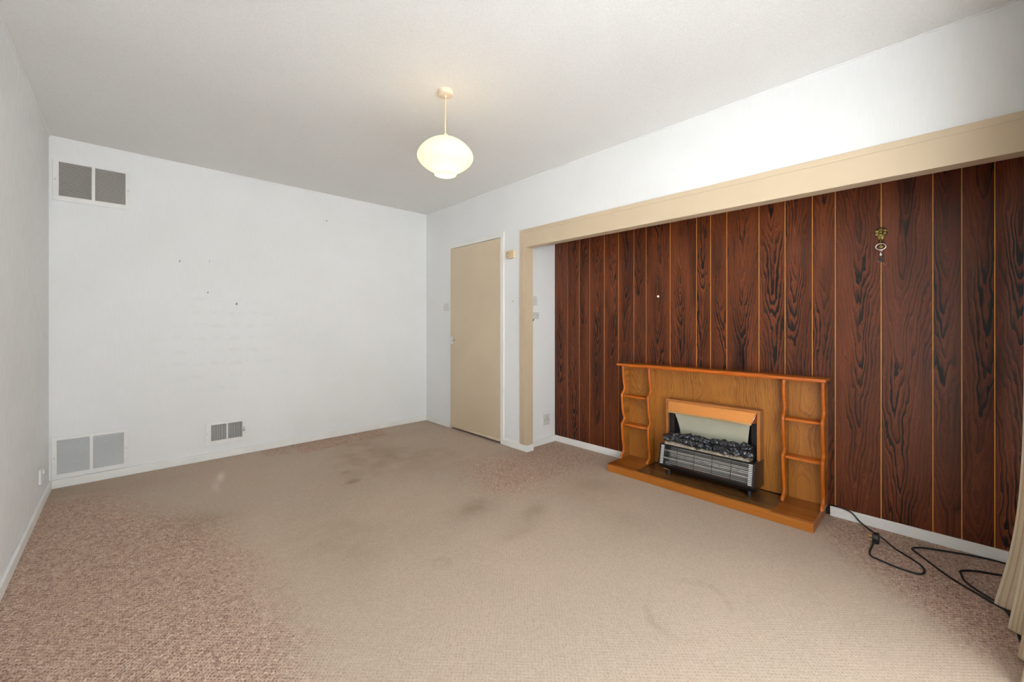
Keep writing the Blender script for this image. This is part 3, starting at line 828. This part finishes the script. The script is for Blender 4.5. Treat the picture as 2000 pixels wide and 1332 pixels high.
UY = [(-2.428, -2.448), (-2.652, -2.672), (-3.545, -3.563), (-3.741, -3.760)]
MB().box(BX, PX, UY[0][1], UY[1][0], Z0, .803).build('back_panel', 'teak_panel', fs, seed=.21)
MB().box(BX, PX, UY[1][1], UY[2][0], Z0, .803).build('back_panel', 'teak_panel', fs, seed=.64)
MB().box(BX, PX, UY[2][1], UY[3][0], Z0, .803).build('back_panel', 'teak_panel', fs, seed=.87)
# wavy uprights
key = [(.0596, 3.292), (.072, 3.297), (.085, 3.318), (.105, 3.331), (.135, 3.333), (.18, 3.323), (.235, 3.3145), (.29, 3.309), (.322, 3.306), (.336, 3.308), (.345, 3.322), (.362, 3.338), (.385, 3.338),
       (.42, 3.325), (.465, 3.3155), (.53, 3.308), (.558, 3.305), (.573, 3.308), (.584, 3.323), (.605, 3.342), (.632, 3.346), (.66, 3.338), (.70, 3.330), (.76, 3.322), (.8055, 3.318)]
for i, (a, c_) in enumerate(UY):
    dx = 0.0 if i in (0, 3) else .006
    pts = [(PX, Z0), (PX, .8045)] + [(x + dx + .009, z) for z, x in reversed(key)]
    up = MB().prism(pts, 1, a - .002, c_ + .002).build('upright', 'teak_panel', fs, seed=.1 + i * .23)
    path = spline([(x + dx + .009, (a + c_) / 2, z) for z, x in key], 4)
    MB().tube([p_ for p_ in path if p_.z < .8045], .0105, 12).build('edging', 'teak_solid_z', up, smooth=True, sharp=70, seed=.3 + i * .2)
for (a, c_) in ((UY[0][1], UY[1][0]), (UY[2][1], UY[3][0])):
    for k, z in enumerate((.325, .557)):
        MB().box(3.330, BX - .0005, a, c_, z - .009, z + .007, .003, 2).build('shelf', 'teak_solid_y', fs, seed=.4 + k * .2 + z)
# mantel with scalloped upper edge
mt = MB().box(3.262, PX, -2.420, -3.776, .8055, .824, .005, 3).build('mantel_shelf', 'teak_solid_y', fs, smooth=True, sharp=40, seed=.35)
MB().box(BX - .03, BX - .0005, UY[0][1], UY[3][0], .787, .805).build('mantel_rail', 'teak_solid_y', fs, seed=.55)
pts = []
n = 90
for k in range(n + 1):
    y = -2.65 - k * (.84 / n)
    pts.append((3.278 + .010 * abs(math.sin((y + 2.65) * math.pi / .105)), y))
MB().prism([(3.2675, -2.65)] + pts + [(3.2675, -3.49)], 2, .8235, .8265, 0).build('scalloped_edging', 'teak_solid_y', mt, seed=.8)

# ------------------------------------------------------------------ electric fire
EY0, EY1 = -2.802, -3.427
ef = thing('electric_fire', 'black electric fire with copper hood, fake coals and wire grille', 'electric fire', (3.27, -3.115, HZ))
FX0, FX1 = 3.336, BX - .001
b = MB()
b.box(FX0, FX1, EY0, EY1, .566, .581, .002).box(FX0, FX1, EY0, EY0 - .014, .235, .566, .002).box(FX0, FX1, EY1 + .020, EY1, .235, .566, .002)
b.build('surround_frame', 'fire_frame', ef)
b = MB()
b.box(FX0 - .003, FX0 - .0003, EY0 - .001, EY1 + .001, .568, .580).box(FX0 - .003, FX0 - .0003, EY0 - .001, EY0 - .012, .236, .568).box(FX0 - .003, FX0 - .0003, EY1 + .018, EY1 + .001, .236, .568)
b.build('frame_edge', 'frame_front', ef)
IY0, IY1 = EY0 - .0145, EY1 + .0205
MB().box(FX1 - .004, FX1, IY0, IY1, .20, .566).build('inner_back', 'black_metal', ef)
# copper hood: leans forward, ends chamfered
hx0, hx1, hz0, hz1 = FX0 + .004, FX0 - .022, .565, .497
tp = .024
hv = [(hx0, IY0, hz0), (hx0, IY1, hz0), (hx1, IY1 + tp, hz1), (hx1, IY0 - tp * .4, hz1)]
hood = MB().poly(hv + [(x + .003, y, z) for x, y, z in hv], [(0, 1, 2, 3), (7, 6, 5, 4), (0, 3, 7, 4), (1, 5, 6, 2), (0, 4, 5, 1), (3, 2, 6, 7)]).build('hood', 'copper', ef)
for (yt, yb) in ((IY1, IY1 + tp), (IY0, IY0 - tp * .4)):
    q = [(hx0 + .001, yt, hz0 - .001), (hx1 + .001, yb, hz1), (FX0 + .012, yt, hz1)]
    sgn = .002 if yt == IY1 else -.002
    MB().poly(q + [(x + .001, y + sgn * .5, z - .001) for x, y, z in q], [(0, 1, 2), (5, 4, 3), (0, 3, 4, 1), (1, 4, 5, 2), (2, 5, 3, 0)]).build('hood_end', 'copper', hood)
MB().tube([(hx0 - .002, IY1, hz0 - .002), (hx1 - .002, IY1 + tp, hz1 - .004)], .0022, 8).build('corner_bead', 'silver', hood, smooth=True)
MB().box(hx1 - .004, hx1 + .006, IY0 - tp * .4, IY1 + tp, hz1 - .013, hz1 - .0005, .002).build('brass_strip', 'brass_trim', hood)
# concave pale flame screen, narrowing downwards
b = MB(); N, K = 10, 12
rows = []
for i in range(N + 1):
    f = i / N
    z = .492 - f * .200
    ins = .040 + .030 * math.sin(f * math.pi * .5)
    row = []
    for k in range(K + 1):
        g = k / K
        y = (IY0 - ins) + g * ((IY1 + ins) - (IY0 - ins))
        x = FX0 + .010 + .045 * math.sin(f * math.pi * .55) - .004 * math.sin(g * math.pi)
        row.append((x, y, z))
    rows.append(row)
vs = [p for r in rows for p in r]
nb = len(vs)
fc = [(i * (K + 1) + k, i * (K + 1) + k + 1, (i + 1) * (K + 1) + k + 1, (i + 1) * (K + 1) + k) for i in range(N) for k in range(K)]
b.poly(vs, fc).build('flame_screen', 'screen', ef, smooth=True)
for a, c_ in ((IY0, IY0 - .038), (IY1, IY1 + .038)):
    MB().box(FX0 + .022, FX1 - .005, a, c_, .24, .495, .003).build('side_cheek', 'black_metal', ef)
# lower body: sloping grille front, raked underside
BY0, BY1 = -2.806, -3.428
prof = [(FX1 - .002, .262), (3.262, .262), (3.232, .268), (3.228, .264), (3.198, .130), (3.202, .118), (3.235, .090), (FX1 - .002, .090)]
def bodyprof(inset=0):
    return prof
for (a, c_) in ((BY0, BY0 - .012), (BY1, BY1 + .012)):
    MB().prism(prof, 1, a, c_, .002).build('end_casing', 'black_metal', ef)
MB().prism([(FX1 - .002, .262), (3.262, .262), (3.234, .267), (3.234, .258), (FX1 - .002, .250)], 1, BY0 - .0122, BY1 + .0122).build('top_casing', 'black_metal', ef)
bp_ = MB().prism([(3.199, .130), (3.203, .118), (3.236, .090), (FX1 - .002, .090), (FX1 - .002, .096), (3.240, .096), (3.212, .121), (3.210, .130)], 1, BY0 - .0122, BY1 + .0122).build('base_casing', 'black_metal', ef)
first = None
for k in range(44):
    y = BY0 - .05 - k * .0118
    if first is None:
        first = MB().poly([(3.2105, y, .1106), (3.2105, y - .004, .1106), (3.2265, y - .004, .0972), (3.2265, y, .0972), (3.2098, y, .1098), (3.2098, y - .004, .1098), (3.2258, y - .004, .0964), (3.2258, y, .0964)],
                          [(0, 1, 2, 3), (7, 6, 5, 4), (0, 4, 5, 1), (1, 5, 6, 2), (2, 6, 7, 3), (3, 7, 4, 0)]).build('louvre', 'black', bp_)
        f0 = wloc(first)
    else:
        share(first, 'louvre', (f0.x, f0.y - k * .0118, f0.z), bp_)
# polished trough reflector behind the grille
N = 14; K = 1
rp = []
for i in range(N + 1):
    f = i / N
    rp.append((3.236 + .055 * math.sin(f * math.pi) - .022 * f, .257 - f * .126))
vs = [(x, BY0 - .014, z) for x, z in rp] + [(x, BY1 + .014, z) for x, z in rp]
MB().poly(vs, [(i, i + 1, N + 1 + i + 1, N + 1 + i) for i in range(N)]).build('reflector', 'reflector', ef, smooth=True)
for z, x in ((.222, 3.245), (.170, 3.233)):
    MB().tube([(x, BY0 - .030, z), (x, BY1 + .030, z)], .0065, 12).build('heating_element', 'element', ef, smooth=True, sharp=50)
# white stepped end plates of the grille
def gp(z):     # x of grille plane at z
    return 3.2262 - (.264 - z) / (.264 - .130) * .030
for a, s_ in ((BY0 - .0125, -1), (BY1 + .0125, 1)):
    for k in range(12):
        z = .2575 - k * .0108
        MB().box(gp(z) + .001, gp(z) + .008, a, a + s_ * .022, z - .0040, z + .0040, .001, 1).build('end_tick', 'tick_white', ef)
first = None
for k in range(13):
    z = .2630 - k * .0108
    if first is None:
        first = MB().tube([(gp(z), BY0 - .0115, z), (gp(z), BY1 + .0115, z)], .0017, 6).build('grille_wire', 'black_metal', ef)
        f0 = wloc(first)
    else:
        share(first, 'grille_wire', (gp(z), f0.y, z), ef)
for k in range(1, 5):
    y = BY0 - .018 + (BY1 - BY0 + .036) * k / 5
    MB().tube([(gp(.265) - .002, y, .265), (gp(.130) - .002, y, .130)], .0016, 6).build('grille_stay', 'black_metal', ef)
MB().tube([(gp(.262) + .004, BY0 - .035, .262), (gp(.24), BY0 - .052, .244), (gp(.22), BY0 - .062, .225), (gp(.2) + .004, BY0 - .060, .205), (gp(.18) + .006, BY0 - .040, .185)], .0018, 6).build('element_wire', 'black', ef, smooth=True)
MB().box(3.206, 3.214, BY0 - .036, BY0 - .078, .098, .103, .001).build('rating_clip', 'brass_trim', ef)
for y in (-2.868, -3.392):
    for x in (3.240, 3.360):
        MB().lathe([(0, HZ + .0005), (.014, HZ + .0005), (.014, HZ + .012), (.011, .0905), (0, .0905)], (x, y, 0), 2, 16).build('foot', 'black', ef, smooth=True, sharp=45)
# moulded coal bed: pale ledge and individual lumps
rc = random.Random(5)
b = MB()
N, K = 40, 8
for i in range(N + 1):
    pass
led = MB().prism([(3.238, .2685), (3.240, .281), (3.262, .290), (3.315, .292), (3.32, .2635), (3.262, .2635)], 1, BY0 - .030, BY1 + .038, .003).build('coal_bed', 'ash', ef)
spots = []
y = BY0 - .056
while y > BY1 + .062:
    spots.append((3.272 + rc.uniform(-.008, .004), y, .303 + rc.uniform(-.005, .005), rc.uniform(.031, .040)))
    y -= rc.uniform(.045, .062)
y = BY0 - .070
while y > BY1 + .075:
    spots.append((3.303 + rc.uniform(-.006, .006), y, .325 + rc.uniform(-.006, .012), rc.uniform(.030, .040)))
    y -= rc.uniform(.050, .072)
import mathutils.noise as mnz
for (x, y, z, r) in spots:
    b = MB(); b.ball((0, 0, 0), r * 1.06, 4, (rc.uniform(.75, 1), rc.uniform(.95, 1.3), rc.uniform(.72, .95)))
    off = Vector((rc.uniform(0, 50), rc.uniform(0, 50), rc.uniform(0, 50)))
    for v in b.bm.verts:
        nn = mnz.noise(v.co * 30 + off) * .42 + (.28 - abs(mnz.noise(v.co * 52 + off))) * .55 + (.2 - abs(mnz.noise(v.co * 120 + off))) * .16 - .08
        v.co = v.co * (1 + nn) + Vector((x, y, z))
    b.build('coal', 'coal', ef, smooth=True)

# ------------------------------------------------------------------ cables
CR = .0042
c1 = [(3.437, -3.765, .060), (3.424, -3.80, .066), (3.422, -3.842, .062), (3.420, -3.873, .050), (3.410, -3.905, .020), (3.385, -3.94, .006), (3.345, -3.972, .005), (3.290, -4.016, .005),
      (3.212, -4.062, .005), (3.154, -4.119, .005), (3.100, -4.160, .005), (3.049, -4.173, .005), (3.006, -4.162, .005), (2.996, -4.140, .005), (2.999, -4.083, .005), (3.020, -4.021, .005),
      (3.032, -3.992, .005), (3.066, -3.981, .006), (3.125, -3.983, .012), (3.160, -3.986, .018)]
c1 = [(x, y, z + (.0005 if z < .02 else .001)) for x, y, z in c1]
pc = thing('power_cord', 'black flex from the electric fire looping to its three-pin plug', 'power cord', (3.2, -4.0, 0))
MB().tube(spline(c1), CR, 8).build('flex', 'cable', pc, smooth=True, sharp=60)
# plug lies on its edge, pins level with the carpet and pointing at the fire surround
pg = MB()
pg.prism([(3.199, .012), (3.204, .002), (3.246, .001), (3.252, .008), (3.252, .040), (3.246, .047), (3.206, .046), (3.199, .036)], 1, -3.977, -4.004, .004)
plug = pg.build('plug', 'plug_black', pc, smooth=True, sharp=40)
for (px_, pz_, vert) in ((3.240, .0245, 1), (3.216, .013, 0), (3.216, .036, 0)):
    w_, h_ = (.002, .004) if vert else (.0032, .002)
    MB().box(px_ - w_, px_ + w_, -3.9768, -3.957, pz_ - h_, pz_ + h_, .0006, 1).build('pin', 'brass_trim', plug)
MB().tube([(3.1988, -3.990, .022), (3.184, -3.989, .021), (3.160, -3.986, .018)], [.0075, .0065, .0052], 10).build('strain_relief', 'plug_black', plug, smooth=True)

c2 = [(2.60, -4.47, .005), (2.692, -4.425, .005), (2.80, -4.42, .005), (2.913, -4.402, .005), (2.955, -4.362, .005), (2.992, -4.325, .005), (3.032, -4.282, .005), (3.097, -4.230, .005), (3.168, -4.185, .005),
      (3.245, -4.135, .005), (3.271, -4.124, .005), (3.301, -4.138, .005), (3.327, -4.170, .005), (3.366, -4.250, .005), (3.396, -4.327, .005), (3.413, -4.408, .005), (3.40, -4.47, .005),
      (3.34, -4.485, .005), (3.28, -4.44, .005), (3.248, -4.388, .005), (3.229, -4.343, .005), (3.196, -4.303, .005), (3.170, -4.286, .005), (3.140, -4.287, .005), (3.070, -4.298, .007),
      (3.000, -4.333, .0135), (2.962, -4.372, .011), (2.93, -4.43, .005), (2.85, -4.52, .005)]
tag(MB().tube(spline([(x, y, z + .0005) for x, y, z in c2]), CR, 8).build('extension_cable', 'cable', smooth=True, sharp=60), 'loose black cable looping out from under the striped curtain', 'cable')

# ------------------------------------------------------------------ curtain
def curtain():
    me = bpy.data.meshes.new('curtain')
    NS, NZ = 220, 60
    ZT, ZB = 2.30, .012
    vs, uvs = [], []
    x_at = lambda s: 2.935 - s * .86
    for j in range(NZ + 1):
        z = ZB + (ZT - ZB) * (j / NZ) ** 1.3
        k = math.exp(-(z / .30) ** 1.25)
        base = -4.492 + .040 * k
        amp = .036 + .016 * k
        for i in range(NS + 1):
            s = i / NS * .70
            ph = s / .205 * 2 * math.pi
            lead = math.exp(-(s / .05) ** 2)
            y = base + amp * math.cos(ph) + .006 * math.sin(ph * 2.3 + 1) + .022 * lead * k
            x = x_at(s) + .012 * math.sin(ph * 1.0 + .4) * (1 - .3 * k) + .03 * lead * (1 - k) * 0
            vs.append((x, y, z)); uvs.append((s * 1.6, z))
    f = [(j * (NS + 1) + i, j * (NS + 1) + i + 1, (j + 1) * (NS + 1) + i + 1, (j + 1) * (NS + 1) + i) for j in range(NZ) for i in range(NS)]
    me.from_pydata(vs, [], f)
    uv = me.uv_layers.new(name='weave')
    for l in me.loops:
        uv.data[l.index].uv = uvs[l.vertex_index]
    me.shade_smooth()
    me.materials.append(M['curtain'])
    o = bpy.data.objects.new('curtain', me); COL.objects.link(o)
    md = o.modifiers.new('cloth', 'SOLIDIFY'); md.thickness = .003; md.offset = 0
    return o
tag(curtain(), 'beige and cream striped woven curtain reaching the carpet', 'curtain')
cr = thing('curtain_rail', 'white curtain rail above the garden window', 'curtain rail', (1.5, YW, 2.31))
MB().box(.20, 2.98, -4.512, -4.488, 2.303, 2.325, .004).build('rail', 'upvc', cr)
for x in (.3, 1.5, 2.7):
    MB().box(x - .01, x + .01, YW + .0005, -4.5125, 2.305, 2.322, .002).build('bracket', 'upvc', cr)

# ------------------------------------------------------------------ fittings on the panelling
orn = thing('wall_hook', 'ornate brass hook with silver ring on the rosewood panelling', 'wall hook', (PF, -3.9935, 1.478))
oy = -3.9935
b = MB()
for k in range(6):
    a = k * math.pi / 3 + .5
    b.ball((PF - .008, oy + .019 * math.cos(a), 1.648 + .015 * math.sin(a)), .0115, 2, (.55, 1, .95))
b.ball((PF - .012, oy, 1.648), .010, 2, (.8, 1, 1))
b.prism([(oy - .014, 1.640), (oy - .012, 1.612), (oy, 1.600), (oy + .012, 1.612), (oy + .014, 1.640)], 0, PF - .008, PF - .0005, .002)
b.build('brass_rosette', 'brass', orn, smooth=True, sharp=60)
MB().tube([(PF - .008, oy, 1.612), (PF - .018, oy, 1.600), (PF - .014, oy, 1.590), (PF - .006, oy, 1.586)], .004, 8).lathe([(0, -.012), (.008, -.010), (.010, 0)], (PF, oy, 1.567), 0, 16).build('brass_stud', 'brass', orn, smooth=True, sharp=60)
MB().tube([(PF - .010, oy + .021 * math.cos(k * math.pi / 16), 1.567 + .017 * math.sin(k * math.pi / 16)) for k in range(32)], .0034, 8, closed=True).build('ring', 'silver', orn, smooth=True)
MB().tube([(PF - .010, oy + .007, 1.541), (PF - .010, oy, 1.549), (PF - .010, oy - .007, 1.541)], .0025, 8).lathe([(0, 1.546), (.003, 1.540), (.008, 1.524), (.007, 1.515), (0, 1.511)], (PF - .010, oy, 0), 2, 16).build('drop', 'silver', orn, smooth=True)
MB().box(PF - .012, PF - .0005, oy - .008, oy + .008, 1.486, 1.508, .002).build('clip', 'black', orn)
MB().tube([(PF - .008, oy + .010, 1.500), (PF - .012, oy + .012, 1.486), (PF - .012, oy + .004, 1.482)], .0016, 6).tube([(PF - .008, oy - .006, 1.488), (PF - .014, oy - .018, 1.462)], .0014, 6).build('wire', 'silver', orn, smooth=True)
tag(MB().lathe([(0, -.006), (.006, -.0055), (.0085, -.003), (.0085, -.0004)], (PF, -2.6862, 1.3574), 0, 20).build('screw_cap', 'door_white', smooth=True, sharp=50), 'tiny round white cap on the rosewood planks', 'screw cap')
